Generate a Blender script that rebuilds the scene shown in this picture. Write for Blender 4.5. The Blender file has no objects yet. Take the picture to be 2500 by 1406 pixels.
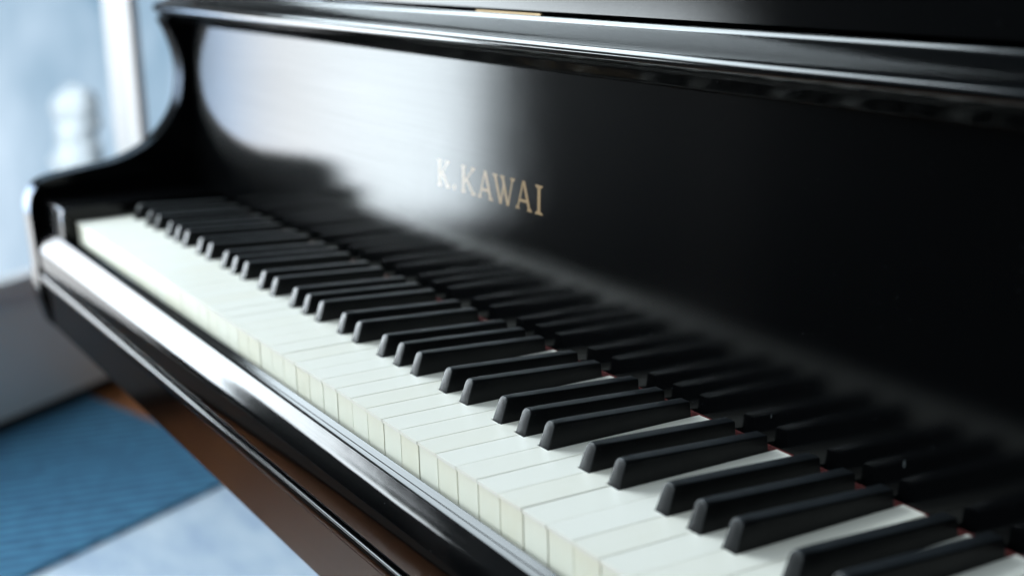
import bpy, bmesh, math, random
from mathutils import Vector, Matrix
random.seed(7)
sc = bpy.context.scene
C = sc.collection
FLOOR = 720.0                      # mm from the floor up to the white key tops


def V(x, y, z):                    # keyboard millimetres -> metres, floor at z = 0
    return Vector((x / 1000, y / 1000, (z + FLOOR) / 1000))


# ------------------------------------------------------------------ camera
CAM = (1494.02, -331.10, 281.06)
YAW, PITCH, ROLL = 1.0522, -0.2457, -0.0306
cz, sz, cx, sx, cy, sy = (math.cos(YAW), math.sin(YAW), math.cos(PITCH), math.sin(PITCH),
                          math.cos(ROLL), math.sin(ROLL))
fw = Vector((-sz * cx, cz * cx, sx))
r0 = Vector((cz, sz, 0))
u0 = r0.cross(fw)
right, up = cy * r0 + sy * u0, cy * u0 - sy * r0
cam_d = bpy.data.cameras.new('camera')
cam = bpy.data.objects.new('camera', cam_d)
C.objects.link(cam)
cam.matrix_world = Matrix.Translation(V(*CAM)) @ Matrix((right, up, -fw)).transposed().to_4x4()
cam_d.lens, cam_d.sensor_width = 50, 36
cam_d.clip_start, cam_d.clip_end = 0.02, 200
cam_d.dof.use_dof = True
cam_d.dof.focus_distance = 0.845
cam_d.dof.aperture_fstop = 4.4
sc.camera = cam

# ------------------------------------------------------------------ light
sc.view_settings.view_transform = 'Standard'
sc.view_settings.look = 'None'
sc.view_settings.exposure = 0
sc.view_settings.gamma = 1
sc.view_settings.use_curve_mapping = False
world = bpy.data.worlds.new('World')
sc.world = world
world.use_nodes = True
wn, wl = world.node_tree.nodes, world.node_tree.links
bg = wn['Background']
# the room: a bright ceiling towards the windows, everything else dim
wtc = wn.new('ShaderNodeTexCoord')
wsx = wn.new('ShaderNodeSeparateXYZ')
wl.new(wtc.outputs['Generated'], wsx.inputs[0])
wz = wn.new('ShaderNodeMapRange')
wz.interpolation_type = 'SMOOTHSTEP'
for i, v in ((1, 0.05), (2, 0.62), (3, 0.012), (4, 0.75)):
    wz.inputs[i].default_value = v
wl.new(wsx.outputs['Z'], wz.inputs[0])
wx = wn.new('ShaderNodeMapRange')
for i, v in ((1, 0.8), (2, -0.6), (3, 0.45), (4, 1.0)):
    wx.inputs[i].default_value = v
wl.new(wsx.outputs['X'], wx.inputs[0])
wy = wn.new('ShaderNodeMapRange')
for i, v in ((1, 0.12), (2, -0.45), (3, 0.06), (4, 1.0)):
    wy.inputs[i].default_value = v
wl.new(wsx.outputs['Y'], wy.inputs[0])
wq = wn.new('ShaderNodeMath')
wq.operation = 'MULTIPLY'
wl.new(wx.outputs[0], wq.inputs[0])
wl.new(wy.outputs[0], wq.inputs[1])
wm = wn.new('ShaderNodeMath')
wm.operation = 'MULTIPLY'
wl.new(wz.outputs[0], wm.inputs[0])
wl.new(wq.outputs[0], wm.inputs[1])
wl.new(wm.outputs[0], bg.inputs['Strength'])
bg.inputs['Color'].default_value = (0.68, 0.87, 1.0, 1)

# the window wall stands askew of the keyboard: s runs along it, off leads outdoors
WA = Vector((-1514, 132))
WD = Vector((-0.5547, 0.83205))
WN = Vector((-0.83205, -0.5547))   # towards outdoors


def wall(s, off, z):
    p = WA + WD * s + WN * off
    return V(p.x, p.y, z)


def area(name, s0, s1, z0, z1, off, radiance, col):
    l = bpy.data.lights.new(name, 'AREA')
    l.shape = 'RECTANGLE'
    w, h = abs(s1 - s0) / 1000, abs(z1 - z0) / 1000
    l.size, l.size_y = w, h
    l.energy = radiance * math.pi * w * h
    l.color = col
    o = bpy.data.objects.new(name, l)
    C.objects.link(o)
    zax = Vector((WN.x, WN.y, 0))          # lamp shines along -Z
    yax = Vector((0, 0, 1))
    xax = yax.cross(zax)
    o.matrix_world = Matrix.Translation(wall((s0 + s1) / 2, off, (z0 + z1) / 2)) @ Matrix((xax, yax, zax)).transposed().to_4x4()
    return o


wlamp = area('window_light', -985, -420, -215, 345, 60, 1.0, (1, 1, 1))
area('lower_window_light', -730, -300, -396, -220, 60, 4.5, (0.95, 0.98, 1.0))
area('side_window_light', -1420, -985, 225, 345, 60, 30.0, (0.86, 0.95, 1.0))
area('upper_window_light', -1440, 150, 930, 2040, 60, 21.5, (0.80, 0.93, 1.0))
# the view outside that window: dimmer and bluer to the left, brightest at the right
ld = wlamp.data
ld.use_nodes = True
ln, ll = ld.node_tree.nodes, ld.node_tree.links
luv = ln.new('ShaderNodeTexCoord')
lsx = ln.new('ShaderNodeSeparateXYZ')
ll.new(luv.outputs['UV'], lsx.inputs[0])
ramp = ln.new('ShaderNodeValToRGB')
stops = [(0.0, (8.9, 10.1, 10.8)), (0.42, (6.9, 7.7, 8.1)), (0.46, (6.6, 7.3, 7.8)), (0.76, (4.6, 4.7, 4.75)), (0.88, (2.4, 3.2, 4.3)), (1.0, (1.9, 2.7, 3.8))]
els = ramp.color_ramp.elements
els[0].position, els[0].color = 0.0, (*[c / 12 for c in stops[0][1]], 1)
els[1].position, els[1].color = 1.0, (*[c / 12 for c in stops[-1][1]], 1)
for pos, c in stops[1:-1]:
    e = els.new(pos)
    e.color = (*[k / 12 for k in c], 1)
lfl = ln.new('ShaderNodeMath')
lfl.operation = 'SUBTRACT'
lfl.inputs[0].default_value = 1.0
ll.new(lsx.outputs['X'], lfl.inputs[1])
ll.new(lfl.outputs[0], ramp.inputs[0])
lem = ln['Emission']
lno = ln.new('ShaderNodeTexNoise')
lno.inputs['Scale'].default_value = 3.5
ll.new(luv.outputs['UV'], lno.inputs['Vector'])
lmr = ln.new('ShaderNodeMapRange')
for i, v in ((1, 0.3), (2, 0.7), (3, 36.0), (4, 42.0)):
    lmr.inputs[i].default_value = v
ll.new(lno.outputs['Fac'], lmr.inputs[0])
ll.new(ramp.outputs[0], lem.inputs['Color'])
ll.new(lmr.outputs[0], lem.inputs['Strength'])

l = bpy.data.lights.new('outdoor_light', 'AREA')
l.shape = 'RECTANGLE'
l.size, l.size_y = 1.2, 1.2
l.energy = 46
l.spread = math.radians(110)
l.color = (0.93, 0.97, 1.0)
o = bpy.data.objects.new('outdoor_light', l)
C.objects.link(o)
src, dst = wall(-500, 700, 900), wall(1500, 1250, -250)
o.location = src
o.rotation_euler = (dst - src).to_track_quat('-Z', 'Y').to_euler()

# added fill lamp that brightens the key fronts, too high to mirror in the fallboard
l = bpy.data.lights.new('front_fill_light', 'AREA')
l.shape = 'RECTANGLE'
l.size, l.size_y = 1.6, 1.2
l.energy = 30
l.color = (0.84, 0.95, 1.0)
o = bpy.data.objects.new('front_fill_light', l)
C.objects.link(o)
src, dst = V(680, -1850, 1000), V(0, 0, -100)
o.location = src
o.rotation_euler = (dst - src).to_track_quat('-Z', 'Y').to_euler()

sc.cycles.use_denoising = True
sc.cycles.max_bounces = 10
sc.cycles.diffuse_bounces = 4
sc.cycles.glossy_bounces = 6
sc.cycles.caustics_reflective = True
sc.cycles.sample_clamp_indirect = 6


# ------------------------------------------------------------------ materials
def nt(name):
    m = bpy.data.materials.new(name)
    m.use_nodes = True
    n = m.node_tree.nodes
    return m, n, m.node_tree.links, n['Principled BSDF']


def coords(n, l, scale):
    tc = n.new('ShaderNodeTexCoord')
    mp = n.new('ShaderNodeMapping')
    mp.inputs['Scale'].default_value = scale
    l.new(tc.outputs['Object'], mp.inputs['Vector'])
    return mp.outputs['Vector']


def noise(n, l, vec, scale, detail=3, rough=0.5):
    t = n.new('ShaderNodeTexNoise')
    t.inputs['Scale'].default_value = scale
    t.inputs['Detail'].default_value = detail
    t.inputs['Roughness'].default_value = rough
    l.new(vec, t.inputs['Vector'])
    return t.outputs['Fac']


def mrange(n, l, val, a, b, c, d):
    t = n.new('ShaderNodeMapRange')
    t.inputs[1].default_value, t.inputs[2].default_value = a, b
    t.inputs[3].default_value, t.inputs[4].default_value = c, d
    l.new(val, t.inputs[0])
    return t.outputs[0]


def mixcol(n, l, fac, a, b):
    t = n.new('ShaderNodeMix')
    t.data_type = 'RGBA'
    if isinstance(fac, float):
        t.inputs[0].default_value = fac
    else:
        l.new(fac, t.inputs[0])
    for i, v in ((6, a), (7, b)):
        if isinstance(v, tuple):
            t.inputs[i].default_value = (*v, 1)
        else:
            l.new(v, t.inputs[i])
    return t.outputs[2]


def math_(n, l, op, a, b):
    t = n.new('ShaderNodeMath')
    t.operation = op
    for i, v in ((0, a), (1, b)):
        if isinstance(v, (int, float)):
            t.inputs[i].default_value = v
        else:
            l.new(v, t.inputs[i])
    return t.outputs[0]


def bump(n, l, h, b, strength, dist):
    t = n.new('ShaderNodeBump')
    t.inputs['Strength'].default_value = strength
    t.inputs['Distance'].default_value = dist
    l.new(h, t.inputs['Height'])
    l.new(t.outputs[0], b.inputs['Normal'])
    return t


def specks(n, l, scale, size, keep, stretch=(1, 1, 1)):
    """sparse dust grains: voronoi cells, a few of which hold one grain"""
    v = n.new('ShaderNodeTexVoronoi')
    v.inputs['Scale'].default_value = scale
    l.new(coords(n, l, stretch), v.inputs['Vector'])
    near = math_(n, l, 'LESS_THAN', v.outputs['Distance'], size)
    sep = n.new('ShaderNodeSeparateColor')
    l.new(v.outputs['Color'], sep.inputs[0])
    pick = math_(n, l, 'LESS_THAN', sep.outputs[0], keep)
    return math_(n, l, 'MULTIPLY', near, pick)


def lacquer(name, rough, weight, base=(0.0012, 0.0013, 0.0015), haze=0.10, dust=(240, 0.05), wave=0.0, streak=0.0, grain=None, grit=(0.07, 0.08, 0.085), scratch=False):
    """black (or gold) ground under a clear satin coat: crisp lobe plus a little haze"""
    m, n, l, b = nt(name)
    n.remove(b)
    df = n.new('ShaderNodeBsdfDiffuse')
    if dust:
        d = specks(n, l, dust[0], 0.085, dust[1])
        if scratch:                # a few short nicks besides the grains
            d = math_(n, l, 'MAXIMUM', d, specks(n, l, 60, 0.028, 0.10, (1, 1, 0.22)))
        l.new(mixcol(n, l, d, base, grit), df.inputs['Color'])
    elif grain:
        l.new(mixcol(n, l, noise(n, l, coords(n, l, (1, 1, 1)), 300, 4), base, grain), df.inputs['Color'])
    cloud = noise(n, l, coords(n, l, (1, 1, 1)), 9, 4, 0.6)
    fine = noise(n, l, coords(n, l, (5, 1500, 1500)), 1.0, 2)
    g1 = n.new('ShaderNodeBsdfGlossy')
    g1.distribution = 'BECKMANN'
    rr = math_(n, l, 'ADD', mrange(n, l, cloud, 0.3, 0.75, rough * 0.9, rough * 1.15), mrange(n, l, fine, 0.3, 0.7, -streak, streak))
    l.new(rr, g1.inputs['Roughness'])
    g2 = n.new('ShaderNodeBsdfGlossy')
    g2.distribution = 'BECKMANN'
    g2.inputs['Roughness'].default_value = 0.40
    gm = n.new('ShaderNodeMixShader')
    gm.inputs[0].default_value = haze
    l.new(g1.outputs[0], gm.inputs[1])
    l.new(g2.outputs[0], gm.inputs[2])
    fr = n.new('ShaderNodeFresnel')
    fr.inputs['IOR'].default_value = 1.5
    fac = math_(n, l, 'MULTIPLY', fr.outputs[0], mrange(n, l, fine, 0.3, 0.7, weight * 0.94, weight * 1.06))
    mx = n.new('ShaderNodeMixShader')
    l.new(fac, mx.inputs[0])
    l.new(df.outputs[0], mx.inputs[1])
    l.new(gm.outputs[0], mx.inputs[2])
    l.new(mx.outputs[0], n['Material Output'].inputs['Surface'])
    if wave:
        t = n.new('ShaderNodeBump')
        t.inputs['Strength'].default_value = 1.0
        t.inputs['Distance'].default_value = wave
        l.new(noise(n, l, coords(n, l, (1, 2, 2)), 26, 2), t.inputs['Height'])
        for g in (g1, g2):
            l.new(t.outputs[0], g.inputs['Normal'])
    return m


M = {}
M['board'] = lacquer('satin_black_board', 0.150, 0.43, haze=0.08, dust=(430, 0.08), streak=0.004, grit=(0.065, 0.072, 0.075), scratch=True)
M['case'] = lacquer('satin_black_case', 0.13, 0.6, haze=0.06)
M['trim'] = lacquer('polished_black_trim', 0.11, 0.88, haze=0.04, dust=(260, 0.09), wave=0.00008)
M['slip'] = lacquer('polished_black_slip', 0.12, 0.50, haze=0.05, dust=(260, 0.09), wave=0.00008)
M['gold'] = lacquer('gold_lettering', 0.150, 0.43, base=(0.25, 0.165, 0.09), grain=(0.33, 0.225, 0.125), dust=None)

m, n, l, b = nt('black_key_lacquer')
d = specks(n, l, 900, 0.16, 0.10)
geo = n.new('ShaderNodeNewGeometry')
gz = n.new('ShaderNodeSeparateXYZ')
l.new(geo.outputs['Normal'], gz.inputs[0])
film = math_(n, l, 'MULTIPLY', mrange(n, l, gz.outputs[2], 0.75, 0.98, 0, 1), mrange(n, l, noise(n, l, coords(n, l, (1, 1, 1)), 130, 4, 0.7), 0.25, 0.8, 0.25, 1))
ground = mixcol(n, l, film, (0.0035, 0.004, 0.0045), (0.017, 0.021, 0.025))   # dust film on the level tops
l.new(mixcol(n, l, d, ground, (0.08, 0.09, 0.095)), b.inputs['Base Color'])
l.new(mrange(n, l, noise(n, l, coords(n, l, (1, 1, 1)), 60, 4), 0.3, 0.7, 0.34, 0.44), b.inputs['Roughness'])
b.inputs['Specular IOR Level'].default_value = 0.30
bump(n, l, noise(n, l, coords(n, l, (1, 1, 1)), 900, 3), b, 0.12, 0.0003)
M['ebony'] = m


def ivory(name, col, stain, rough):
    m, n, l, b = nt(name)
    oi = n.new('ShaderNodeObjectInfo')
    tone = mrange(n, l, oi.outputs['Random'], 0, 1, 0.0, 0.55)
    big = noise(n, l, coords(n, l, (60, 25, 60)), 1.0, 3)
    base = mixcol(n, l, math_(n, l, 'MULTIPLY', tone, big), col, stain)
    spots = mrange(n, l, noise(n, l, coords(n, l, (1, 1, 1)), 210, 3, 0.6), 0.70, 0.82, 0, 0.22)
    l.new(mixcol(n, l, spots, base, tuple(c * k for c, k in zip(stain, (0.9, 0.8, 0.6)))), b.inputs['Base Color'])
    b.inputs['Roughness'].default_value = rough
    grain = noise(n, l, coords(n, l, (420, 14, 420)), 1.0, 3)
    bump(n, l, grain, b, 0.05, 0.0003)
    return m


M['ivory'] = ivory('ivory_top', (0.87, 0.845, 0.77), (0.80, 0.745, 0.60), 0.28)
M['ivory_front'] = ivory('ivory_front', (0.87, 0.855, 0.735), (0.78, 0.715, 0.50), 0.35)


def plain(name, col, rough, metal=0, nscale=40, var=0.12, bmp=0.0):
    m, n, l, b = nt(name)
    f = noise(n, l, coords(n, l, (1, 1, 1)), nscale, 4)
    lo = tuple(c * (1 - var) for c in col)
    hi = tuple(min(1, c * (1 + var)) for c in col)
    l.new(mixcol(n, l, f, lo, hi), b.inputs['Base Color'])
    b.inputs['Roughness'].default_value = rough
    b.inputs['Metallic'].default_value = metal
    if bmp:
        bump(n, l, f, b, bmp, 0.002)
    return m


M['key_wood'] = plain('key_wood', (0.85, 0.70, 0.42), 0.7, 0, 120)
M['felt'] = plain('red_felt', (0.10, 0.005, 0.004), 0.95, 0, 900, 0.3, 0.5)
M['brass'] = plain('brass', (0.13, 0.08, 0.03), 0.5, 1, 200, 0.2)
M['white_paint'] = plain('white_paint', (0.80, 0.82, 0.84), 0.4, 0, 6, 0.04)
M['grey_paint'] = plain('grey_paint', (0.87, 0.91, 0.92), 0.6, 0, 5, 0.06)
M['wall_paint'] = plain('wall_paint', (0.52, 0.61, 0.63), 0.7, 0, 5, 0.06)
M['pale_leaf'] = plain('pale_leaf', (0.66, 0.74, 0.80), 0.8)
M['reveal'] = plain('reveal_paint', (0.62, 0.64, 0.66), 0.5, 0, 6, 0.04)
M['shadow_gap'] = plain('painted_gap_shadow', (0.02, 0.022, 0.025), 0.8)  # near-black colour stands in for the shadow line under the low wall

# wooden floor, planks along the window wall
m, n, l, b = nt('wood_floor')
br = n.new('ShaderNodeTexBrick')
br.offset = 0.37
br.inputs['Scale'].default_value = 1
br.inputs['Brick Width'].default_value = 1.1
br.inputs['Row Height'].default_value = 0.085
br.inputs['Mortar Size'].default_value = 0.0012
br.inputs['Color1'].default_value = (0.27, 0.098, 0.030, 1)
br.inputs['Color2'].default_value = (0.215, 0.074, 0.022, 1)
br.inputs['Mortar'].default_value = (0.06, 0.03, 0.015, 1)
tc = n.new('ShaderNodeTexCoord')
mp = n.new('ShaderNodeMapping')
mp.inputs['Rotation'].default_value = (0, 0, math.atan2(WD.y, WD.x))
l.new(tc.outputs['Object'], mp.inputs['Vector'])
l.new(mp.outputs[0], br.inputs['Vector'])
g = noise(n, l, coords(n, l, (9, 9, 9)), 3, 5, 0.65)
l.new(mixcol(n, l, mrange(n, l, g, 0.3, 0.7, 0, 0.35), br.outputs['Color'], (0.20, 0.075, 0.025)), b.inputs['Base Color'])
b.inputs['Roughness'].default_value = 0.35
M['floor'] = m

# woven blue rug
m, n, l, b = nt('blue_weave')
w = n.new('ShaderNodeTexWave')
w.inputs['Scale'].default_value = 9
w.inputs['Distortion'].default_value = 1.2
w.inputs['Detail'].default_value = 2
tc = n.new('ShaderNodeTexCoord')
mp = n.new('ShaderNodeMapping')
mp.inputs['Rotation'].default_value = (0, 0, math.atan2(WD.y, WD.x) + math.pi / 2 - 0.4)
l.new(tc.outputs['Object'], mp.inputs['Vector'])
l.new(mp.outputs[0], w.inputs['Vector'])
f = math_(n, l, 'MULTIPLY', w.outputs['Fac'], noise(n, l, coords(n, l, (1, 1, 1)), 35, 3))
l.new(mixcol(n, l, mrange(n, l, f, 0.08, 0.5, 0, 1), (0.006, 0.042, 0.090), (0.038, 0.155, 0.255)), b.inputs['Base Color'])
b.inputs['Roughness'].default_value = 0.95
bump(n, l, f, b, 0.6, 0.004)
M['blue_rug'] = m
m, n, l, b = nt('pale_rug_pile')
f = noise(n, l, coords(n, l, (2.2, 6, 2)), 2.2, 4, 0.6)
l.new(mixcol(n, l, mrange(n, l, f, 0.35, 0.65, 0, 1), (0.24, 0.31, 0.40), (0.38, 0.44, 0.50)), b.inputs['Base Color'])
b.inputs['Roughness'].default_value = 0.95
M['pale_rug'] = m

# glass: clear with a faint mirror
m, n, l, b = nt('window_glass')
tr = n.new('ShaderNodeBsdfTransparent')
gl = n.new('ShaderNodeBsdfGlossy')
gl.inputs['Roughness'].default_value = 0.02
mx = n.new('ShaderNodeMixShader')
mx.inputs[0].default_value = 0.05
l.new(tr.outputs[0], mx.inputs[1])
l.new(gl.outputs[0], mx.inputs[2])
l.new(mx.outputs[0], n['Material Output'].inputs['Surface'])
M['glass'] = m

# bluish daylight outdoors
m, n, l, b = nt('outdoor_daylight')
em = n.new('ShaderNodeEmission')
f1 = noise(n, l, coords(n, l, (1, 1, 0.7)), 2.1, 2, 0.5)
tc = n.new('ShaderNodeTexCoord')
sp = n.new('ShaderNodeSeparateXYZ')
l.new(tc.outputs['Object'], sp.inputs[0])
hgt = mrange(n, l, sp.outputs[2], 0.25, 1.0, 1, 0)
fac = math_(n, l, 'ADD', math_(n, l, 'MULTIPLY', hgt, 0.40), math_(n, l, 'MULTIPLY', mrange(n, l, f1, 0.35, 0.65, 0, 1), 0.62))
l.new(mixcol(n, l, fac, (0.17, 0.32, 0.46), (0.60, 0.75, 0.90)), em.inputs['Color'])
em.inputs['Strength'].default_value = 1.22
l.new(em.outputs[0], n['Material Output'].inputs['Surface'])
M['sky'] = m


# ------------------------------------------------------------------ helpers
def finish(name, bm, mat, parent=None, smooth=None, loc=None):
    me = bpy.data.meshes.new(name)
    bmesh.ops.recalc_face_normals(bm, faces=bm.faces)
    bm.to_mesh(me)
    bm.free()
    me.materials.append(mat)
    if smooth:
        me.polygons.foreach_set('use_smooth', [True] * len(me.polygons))
        me.set_sharp_from_angle(angle=math.radians(smooth))
    o = bpy.data.objects.new(name, me)
    C.objects.link(o)
    if parent:
        o.parent = parent
    if loc is not None:
        o.location = loc
    return o


def bevel(bm, w, seg=2, ang=30):
    es = [e for e in bm.edges if len(e.link_faces) == 2 and e.calc_face_angle() > math.radians(ang)]
    bmesh.ops.bevel(bm, geom=es, offset=w / 1000, segments=seg, profile=0.5, affect='EDGES')


def prism(poly, f0, f1):
    """polygon (list of 2d) -> closed prism; f0/f1 map a 2d point to 3d"""
    bm = bmesh.new()
    a = [bm.verts.new(f0(p)) for p in poly]
    c = [bm.verts.new(f1(p)) for p in poly]
    bm.faces.new(a)
    bm.faces.new(list(reversed(c)))
    k = len(poly)
    for i in range(k):
        bm.faces.new((a[i], a[(i + 1) % k], c[(i + 1) % k], c[i]))
    return bm


def xprism(poly, x0, x1):          # section in (y, z), run along x
    return prism(poly, lambda p: V(x0, p[0], p[1]), lambda p: V(x1, p[0], p[1]))


def box(x0, x1, y0, y1, z0, z1, bev=0, origin=None):
    bm = prism([(x0, y0), (x1, y0), (x1, y1), (x0, y1)], lambda p: V(p[0], p[1], z0), lambda p: V(p[0], p[1], z1))
    if bev:
        bevel(bm, bev)
    return bm


def spline(pts, sub=6):
    out = []
    for i in range(len(pts) - 1):
        p0 = pts[max(i - 1, 0)]
        p1, p2 = pts[i], pts[i + 1]
        p3 = pts[min(i + 2, len(pts) - 1)]
        for k in range(sub):
            t = k / sub
            out.append(tuple(0.5 * (2 * p1[j] + (p2[j] - p0[j]) * t + (2 * p0[j] - 5 * p1[j] + 4 * p2[j] - p3[j]) * t * t
                                    + (3 * p1[j] - p0[j] - 3 * p2[j] + p3[j]) * t ** 3) for j in (0, 1)))
    out.append(tuple(pts[-1]))
    return out


def tag(o, label=None, cat=None, group=None, kind=None):
    for k, v in (('label', label), ('category', cat), ('group', group), ('kind', kind)):
        if v:
            o[k] = v
    return o


def empty(name, loc=(0, 0, 0)):
    o = bpy.data.objects.new(name, None)
    o.empty_display_size = 0.1
    o.location = loc
    C.objects.link(o)
    return o


# ------------------------------------------------------------------ setting
bm = bmesh.new()
bm.faces.new([bm.verts.new(wall(s_, o_, -FLOOR)) for s_, o_ in ((-2700, 30), (2500, 30), (2500, -5000), (-2700, -5000))])
tag(finish('floor', bm, M['floor']), kind='structure')


def wbox(s0, s1, o0, o1, z0, z1, bev=0):
    bm = prism([(s0, o0), (s1, o0), (s1, o1), (s0, o1)], lambda p: wall(p[0], p[1], z0), lambda p: wall(p[0], p[1], z1))
    if bev:
        bevel(bm, bev, 3)
    return bm


# low wall under the window and the wall beside it
bm = wbox(-1500, 1560, 0, 40, -690, -432)
tag(finish('wall', bm, M['grey_paint']), kind='structure')
bm = wbox(1560, 2400, -4, 160, -690, 2300)
tag(finish('wall', bm, M['wall_paint']), kind='structure')
bm = wbox(-1500, 2400, 14, 60, -720, -690)  # strip at the wall's foot, its shadow put in as dark colour
tag(finish('gap_shadow_strip', bm, M['shadow_gap']), kind='structure')

win = empty('window', wall(-240, 20, -430))
tag(win, 'tall white framed window in bluish daylight beyond the bass end of the piano', 'window')
iw = Matrix.Translation(-win.location)


def wpart(name, bm, mat, parent=win, smooth=None):
    bm.transform(iw)
    return finish(name, bm, mat, parent, smooth)


wpart('sill', wbox(-1500, 1560, -14, 34, -432, -396, 5), M['white_paint'], smooth=40)
wpart('reveal', wbox(515, 530, 20, 70, -396, 2050, 2), M['reveal'], smooth=40)
wpart('jamb', wbox(516, 545, -4, 19, -396, 2050, 3), M['white_paint'], smooth=40)
wpart('jamb', wbox(-1500, -1450, -5, 55, -396, 2050, 6), M['white_paint'], smooth=40)
wpart('transom', wbox(-1450, 514, -5, 45, 575, 915, 6), M['grey_paint'], smooth=40)
wpart('head', wbox(-1500, 1560, -5, 55, 2050, 2110, 6), M['white_paint'], smooth=40)
wpart('pane', wbox(-1450, 514, 8, 14, -396, 575), M['glass'])
wpart('pane', wbox(-1450, 514, 8, 14, 915, 2050), M['glass'])
wpart('pane', wbox(535, 1560, 8, 14, -396, 2050), M['glass'])

bm = bmesh.new()
g = [wall(s, off, z) for s, off, z in ((1500, 2600, -3500), (6500, 2600, -3500), (6500, 2600, 2600), (1500, 2600, 2600))]
bm.faces.new([bm.verts.new(p) for p in g])
tag(finish('sky', bm, M['sky']), kind='structure')

# a pale bush in the garden, far out of focus
bm = bmesh.new()
rnd = random.Random(3)
for sx_, oz, rad in ((1905, -300, 0.082), (1925, -345, 0.07), (1890, -385, 0.072), (1900, -440, 0.08), (1885, -500, 0.09), (1900, -570, 0.10)):
    q = bmesh.ops.create_icosphere(bm, subdivisions=3, radius=rad)
    off = wall(sx_, 1500, oz)
    for v in q['verts']:
        v.co = v.co * rnd.uniform(0.85, 1.15) + off
tag(finish('bush', bm, M['pale_leaf'], None, 180), 'pale bush outdoors, a blurred round shape behind the window glass', 'bush')

# rugs


def slab(pts, z0, z1):
    return prism(pts, lambda p: V(p[0], p[1], z0), lambda p: V(p[0], p[1], z1))


rug = slab([(-1008, 523), (-1640, 352), (-1290, -175), (-675, -122)], -713, -706)
bevel(rug, 2)
tag(finish('rug', rug, M['blue_rug']), 'blue woven rug on the floor below the grey wall', 'rug')
rug = slab([(-1040, 560), (-700, -110), (250, 300), (-150, 1180)], -719.5, -714)
bevel(rug, 2)
tag(finish('rug', rug, M['pale_rug']), 'pale bluish white rug lying under the piano next to the blue rug', 'rug')

# ------------------------------------------------------------------ piano
piano = empty('piano', (0, 0, 0))
tag(piano, 'satin black piano with worn ivory white keys, gold letters and curved cheek', 'piano')

XL, XR = -92, 1314                 # inner faces of the cheeks
CH = 32                            # cheek thickness
FB0, FBT = 160.0, 0.04             # fallboard plane y = FB0 + FBT * z

front = spline([(-18, -129), (-25, -100), (-27.3, -75), (-26, -60), (-27.5, -20), (-28, 3.2), (-22.6, 20.7), (-8, 32.6),
                (32, 39.5), (78, 46.5), (117, 65), (143.6, 95), (153.5, 127), (153.6, 154), (146, 182), (139, 196)], 5)


def make_cheek(x0, x1):
    bm = xprism(front + [(146, 203), (360, 203), (360, -129)], x0, x1)
    bevel(bm, 2.2, 3, 50)
    return finish('cheek', bm, M['case'], piano, 35)


make_cheek(XL - CH, XL)
make_cheek(XR, XR + CH)

# fallboard with its lettering
fb = finish('fallboard', xprism([(FB0 - 0.1, 0.6), (FB0 + FBT * 191, 191), (FB0 + FBT * 191 + 16, 191), (FB0 + 16, 0.6)], XL + 0.5, XR - 0.5), M['board'], piano)
fy = FB0


def letter_piece(bm, poly, k):
    def f(dep):
        return lambda p: V(p[0], FB0 + FBT * p[1] - dep, p[1])
    q = prism(poly, f(0.10 + 0.012 * k), f(-0.3))
    me = bpy.data.meshes.new('tmp')
    q.to_mesh(me)
    q.free()
    bm.from_mesh(me)
    bpy.data.meshes.remove(me)


ZB, ZT = 91.0, 111.4


def stroke(x0, z0, x1, z1, w):     # a limb whose ends are cut level
    return [(x0 - w / 2, z0), (x0 + w / 2, z0), (x1 + w / 2, z1), (x1 - w / 2, z1)]


def serif(x, z, w, d):             # foot or head serif, d = +1 grows upwards
    return [(x - w / 2, z), (x + w / 2, z), (x + w / 2 - 0.5, z + 1.1 * d), (x + w * 0.22, z + 2.3 * d), (x - w * 0.22, z + 2.3 * d), (x - w / 2 + 0.5, z + 1.1 * d)]


def letter_K(x, w):
    s = x + 3.4
    return [stroke(s, ZB, s, ZT, 3.3), serif(s, ZB, 6.4, 1), serif(s, ZT, 6.4, -1),
            stroke(s + 2.4, 99.3, x + w - 4.4, ZT - 1.0, 2.0), serif(x + w - 4.2, ZT, 6.0, -1),
            stroke(x + w - 3.6, ZB + 0.8, s + 4.2, 102.6, 3.4), serif(x + w - 3.4, ZB, 6.6, 1)]


def letter_A(x, w):
    ap = x + w * 0.475
    return [stroke(x + 3.0, ZB + 0.6, ap - 0.2, ZT + 0.2, 1.9), serif(x + 2.9, ZB, 5.6, 1),
            stroke(x + w - 3.6, ZB + 0.6, ap + 0.1, ZT + 0.3, 3.3), serif(x + w - 3.4, ZB, 6.8, 1),
            [(x + 4.6, 96.6), (x + w - 5.4, 96.6), (x + w - 5.9, 98.5), (x + 5.3, 98.5)]]


def letter_W(x, w):
    return [stroke(x + 11.8, ZB - 0.2, x + 3.7, ZT - 0.8, 3.3), serif(x + 3.6, ZT, 7.2, -1),
            stroke(x + 12.3, ZB - 0.2, x + 15.9, ZT - 6, 1.9),
            stroke(x + 22.2, ZB - 0.2, x + 14.6, ZT - 0.8, 3.3), serif(x + 14.4, ZT, 6.4, -1),
            stroke(x + 22.6, ZB - 0.2, x + w - 3.6, ZT - 0.8, 1.9), serif(x + w - 3.5, ZT, 6.4, -1)]


def letter_I(x, w):
    c = x + w / 2
    return [stroke(c, ZB, c, ZT, 3.6), serif(c, ZB, w, 1), serif(c, ZT, w, -1)]


def circle(x, z, r):
    return [(x + r * math.cos(a * math.pi / 8), z + r * math.sin(a * math.pi / 8)) for a in range(16)]


bm = bmesh.new()
k = 0
for pieces in (letter_K(515.5, 20.5), [circle(543.0, ZB + 1.9, 1.9)], letter_K(554.5, 22.6), letter_A(580.4, 23), letter_W(602.6, 32.4),
               letter_A(635.8, 22.8), letter_I(662.6, 10.2)):
    for pc in pieces:
        letter_piece(bm, pc, k % 7)
        k += 1
finish('lettering', bm, M['gold'], fb)

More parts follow.
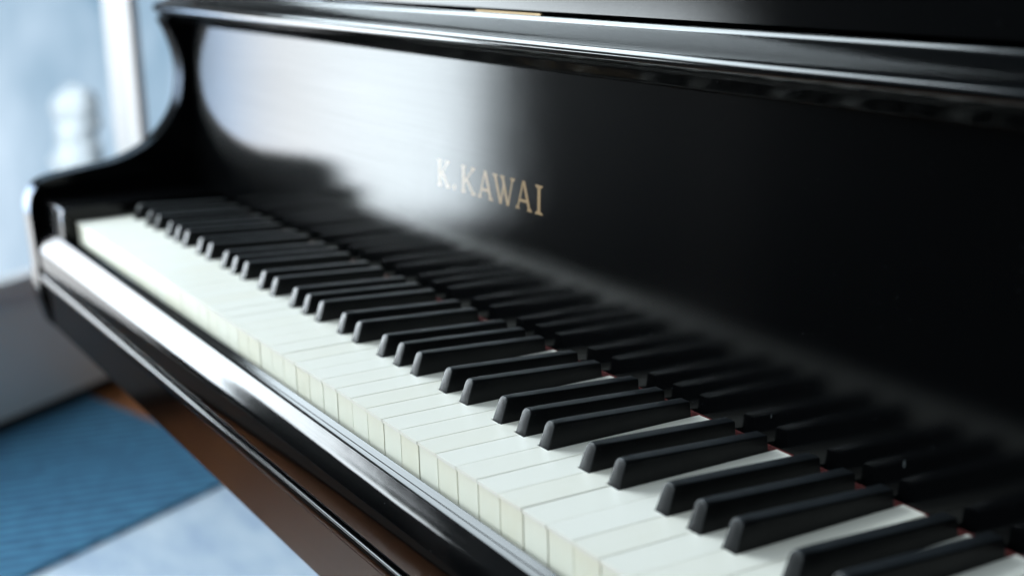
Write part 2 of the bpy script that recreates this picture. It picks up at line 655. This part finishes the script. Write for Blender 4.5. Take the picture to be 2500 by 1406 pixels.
# bullnose lip above the fallboard
arc = [(141.6 + 5.0 * math.cos(math.radians(a)), 208.6 + 5.0 * math.sin(math.radians(a))) for a in range(235, 130, -9)]
lip = [(175, 190.5), (164, 190.5), (155, 191.5), (149.5, 195), (146.6, 200), (142, 202.4)] + arc + \
      [(140.5, 213.9), (143.0, 214.6)] + spline([(143.6, 214.9), (148.5, 216.0), (154, 218.2), (159.6, 221.0), (162.8, 222.9)], 5) + \
      [(163.9, 224.2), (164.1, 224.9), (164.5, 225.35), (165.1, 225.6), (166.9, 225.7), (167.6, 224.6), (168, 215), (175, 214)]
finish('fallboard_lip', xprism(lip, XL - CH - 1, XR + CH + 1), M['trim'], piano, 40)
bm = xprism([(172, 228.2), (174, 227.0), (196, 227.0), (214, 520), (198, 520)], XL - CH + 2, XR + CH - 2)
finish('upper_panel', bm, M['board'], piano)
bm = xprism([(168.9, 225.6), (169.6, 226.6), (171.3, 226.6), (171.3, 205), (169.2, 205)], 577, 667)
bevel(bm, 0.4)
finish('hinge', bm, M['brass'], piano)
finish('back_board', box(XL, XR, 330, 350, -100, 520), M['case'], piano)

# key slip along the front of the keys
slip = [(-4.6, -40), (-4.6, -19.2), (-4.9, -18.5), (-5.2, -18.35), (-9.0, -20.0), (-9.25, -20.6), (-9.5, -20.6)] + \
    spline([(-9.75, -19.6), (-10.3, -19.25), (-11.3, -19.65), (-12.4, -20.25), (-13.3, -21.0), (-13.8, -21.7)], 4)[:-1] + \
    spline([(-13.8, -21.7), (-16.6, -26.0), (-19.3, -30.2), (-21.1, -33.9), (-22.5, -37.7), (-23.6, -42), (-24.2, -48), (-24.1, -56), (-23.4, -63), (-22.8, -66.5)], 6) + [(-4.6, -66.5)]
finish('key_slip', xprism(slip, XL + 0.4, XR - 0.4), M['slip'], piano, 25)
bm = xprism(spline([(-20, -68.6), (-24.2, -69.0), (-25.6, -71.2), (-25.6, -75.6), (-24.2, -78.6)], 4) + [(-15, -78.6), (-15, -68.6)], XL - 4, XR + 4)
finish('rail_bead', bm, M['slip'], piano, 35)
bm = xprism([(-23.6, -78.6), (-16.5, -129), (345, -129), (345, -68), (-13, -68), (-13, -78.6)], XL - 2, XR + 2)
finish('key_bed', bm, M['case'], piano)


def make_block(x0, x1, r0, r1):
    """black end block with a narrow round-nosed rail beside the outermost key"""
    bm = xprism([(-12, -19.4), (-12, 11), (-11, 12.5), (158, 12.5), (158, -19.4)], x0, x1)
    blk = finish('key_block', bm, M['case'], piano)
    a = [(-6.5 + 7.5 * math.cos(math.radians(t)), 6.5 + 7.5 * math.sin(math.radians(t))) for t in range(180, 84, -12)]
    bm = xprism([(-14, -19.6)] + a + [(159.0, 14), (159.0, -19.6)], r0, r1)
    bevel(bm, 1.0, 3, 50)
    finish('end_rail', bm, M['case'], blk, 40)


make_block(XL + 0.3, -8.5, -8, -1.2)
make_block(52 * 23.5 + 8.5, XR - 0.3, 52 * 23.5 + 1.2, 52 * 23.5 + 8)

# red felt strip behind the keys
bm = box(-1, 1223, 159.2, 159.8, -3, 0.35)
finish('felt_strip', bm, M['felt'], piano)
finish('key_frame', box(-1, 1223, 4, 170, -60, -30), M['key_wood'], piano)

# legs (below the picture)
for lx, ly in ((190, 230), (1032, 230)):
    bm = prism([(-45, -45), (45, -45), (45, 45), (-45, 45)], lambda p: V(lx + p[0] * 0.7, ly + p[1] * 0.7, -719), lambda p: V(lx + p[0], ly + p[1], -129.5))
    bevel(bm, 4)
    finish('leg', bm, M['case'], piano, 40)

# ---- keys
P = 23.5
NAT = 'ABCDEFG'
SHIFT = {'C': -2.3, 'D': 2.3, 'F': -3.0, 'G': 0.0, 'A': 3.0}
BW, GAP = 5.5, 0.45                 # half width of a black key at the white tops
HEAD = 53.8


def tail_cuts(i):
    """distance cut away on the left and on the right of white key i behind the head"""
    nm = NAT[i % 7]
    prev = NAT[(i - 1) % 7]
    lc = rc = 0
    if i > 0 and prev in SHIFT:
        lc = SHIFT[prev] - 0.5 + BW + GAP
    if i < 51 and nm in SHIFT:
        rc = -SHIFT[nm] + 0.5 + BW + GAP
    return lc, rc


proto = {}


def white_proto(lc, rc):
    key = (round(lc, 2), round(rc, 2))
    if key in proto:
        return proto[key]
    g = 0.40
    x0, x1 = g, P - g
    a, c = (lc if lc else x0), (P - rc if rc else x1)
    poly = [(x0, 0), (x1, 0)]
    if rc:
        poly += [(x1, HEAD), (c, HEAD)]
    poly += [(c, 159.0), (a, 159.0)]
    if lc:
        poly += [(a, HEAD), (x0, HEAD)]
    o0 = Vector((0, 0, -FLOOR / 1000))

    def lv(x, y, z):
        return V(x, y, z) + o0
    bm = prism(poly, lambda p: lv(p[0], p[1], -2.1), lambda p: lv(p[0], p[1], 0))
    es = [e for e in bm.edges if len(e.link_faces) == 2 and e.calc_face_angle() > math.radians(30)]
    bmesh.ops.bevel(bm, geom=es, offset=0.00055, segments=3, profile=0.5, affect='EDGES')
    top = finish('white_key', bm, M['ivory'], None, 50)
    bm = prism([(x0 + 0.12, 0.9), (x1 - 0.12, 0.9), (x1 - 0.12, 2.6), (x0 + 0.12, 2.6)], lambda p: lv(p[0], p[1], -26), lambda p: lv(p[0], p[1], -2.1))
    bevel(bm, 0.15, 1)
    fr = finish('key_front', bm, M['ivory_front'], top)
    bm = prism([(x0 + 0.3, 2.6), (x1 - 0.3, 2.6), (x1 - 0.3, HEAD), (c - 0.3, HEAD), (c - 0.3, 158.6), (a + 0.3, 158.6), (a + 0.3, HEAD), (x0 + 0.3, HEAD)],
               lambda p: lv(p[0], p[1], -26), lambda p: lv(p[0], p[1], -2.1))
    bo = finish('key_stick', bm, M['key_wood'], top)
    proto[key] = (top, [fr, bo])
    top['used'] = 0
    return proto[key]


for i in range(52):
    top, kids = white_proto(*tail_cuts(i))
    if top.get('used') == 0:
        o = top
        del top['used']
    else:
        o = top.copy()
        C.objects.link(o)
        for ch in kids:
            c = ch.copy()
            C.objects.link(c)
            c.parent = o
    o.parent = piano
    o.location = V(i * P, random.uniform(-0.2, 0.2), random.uniform(-0.12, 0.12))
    o.rotation_euler = (random.uniform(-0.001, 0.001), random.uniform(-0.003, 0.003), 0)


def black_mesh():
    """lofted ebony stick: sloping front, battered sides, rounded shoulders, lower at the back"""
    WB, YB = 5.45, 153.6

    def height(y):
        return 14.3 - 5.1 * (y - 60) / 93.6

    def outline(y, inset, rr, wt):
        h = height(y) - inset
        pts = [(-WB - 0.1 + inset, -7), (-WB + inset, -0.4)]
        cxx, czz = wt - rr - inset, h - rr
        arcs = [(cxx + rr * math.cos(math.radians(t)), czz + rr * math.sin(math.radians(t))) for t in range(8, 91, 12)]
        pts += [(-x, z) for x, z in arcs] + [(x, z) for x, z in reversed(arcs)]
        pts += [(WB - inset, -0.4), (WB + 0.1 - inset, -7)]
        return pts
    rings = []
    slope = 0.37

    def add(outl, yf):
        rings.append([(x, yf(z), z) for x, z in outl])
    add(outline(60, 0.55, 3.3, 4.5), lambda z: 54.5 + slope * max(z, -1))
    add(outline(60, 0.24, 3.3, 4.5), lambda z: 54.62 + slope * max(z, -1))
    add(outline(60, 0.06, 3.2, 4.5), lambda z: 54.95 + slope * max(z, -1))
    add(outline(60, 0.0, 3.0, 4.5), lambda z: 55.5 + slope * max(z, -1))
    add(outline(62, 0.0, 2.4, 4.5), lambda z: 58.0 + slope * max(z, -1))
    add(outline(70, 0.0, 1.6, 4.5), lambda z: 70.0)
    add(outline(95, 0.0, 1.3, 4.6), lambda z: 95.0)
    add(outline(125, 0.0, 1.2, 4.7), lambda z: 125.0)
    add(outline(YB, 0.0, 1.2, 4.8), lambda z: YB - 0.5)
    add(outline(YB, 0.45, 1.2, 4.8), lambda z: YB)
    bm = bmesh.new()
    vs = [[bm.verts.new((x / 1000, y / 1000, z / 1000)) for x, y, z in r] for r in rings]
    k = len(vs[0])
    for a, c in zip(vs, vs[1:]):
        for j in range(k):
            bm.faces.new((a[j], a[(j + 1) % k], c[(j + 1) % k], c[j]))
    bm.faces.new(vs[0])
    bm.faces.new(list(reversed(vs[-1])))
    return bm


bk = finish('black_key', black_mesh(), M['ebony'], piano, 40)
first = True
for i in range(51):
    nm = NAT[i % 7]
    if nm not in SHIFT:
        continue
    o = bk if first else bk.copy()
    if not first:
        C.objects.link(o)
    first = False
    o.parent = piano
    o.location = V((i + 1) * P + SHIFT[nm] - 0.5 + random.uniform(-0.15, 0.15), random.uniform(-0.3, 0.3), random.uniform(-0.2, 0.2))
    o.rotation_euler = (0, random.uniform(-0.008, 0.008), random.uniform(-0.001, 0.001))
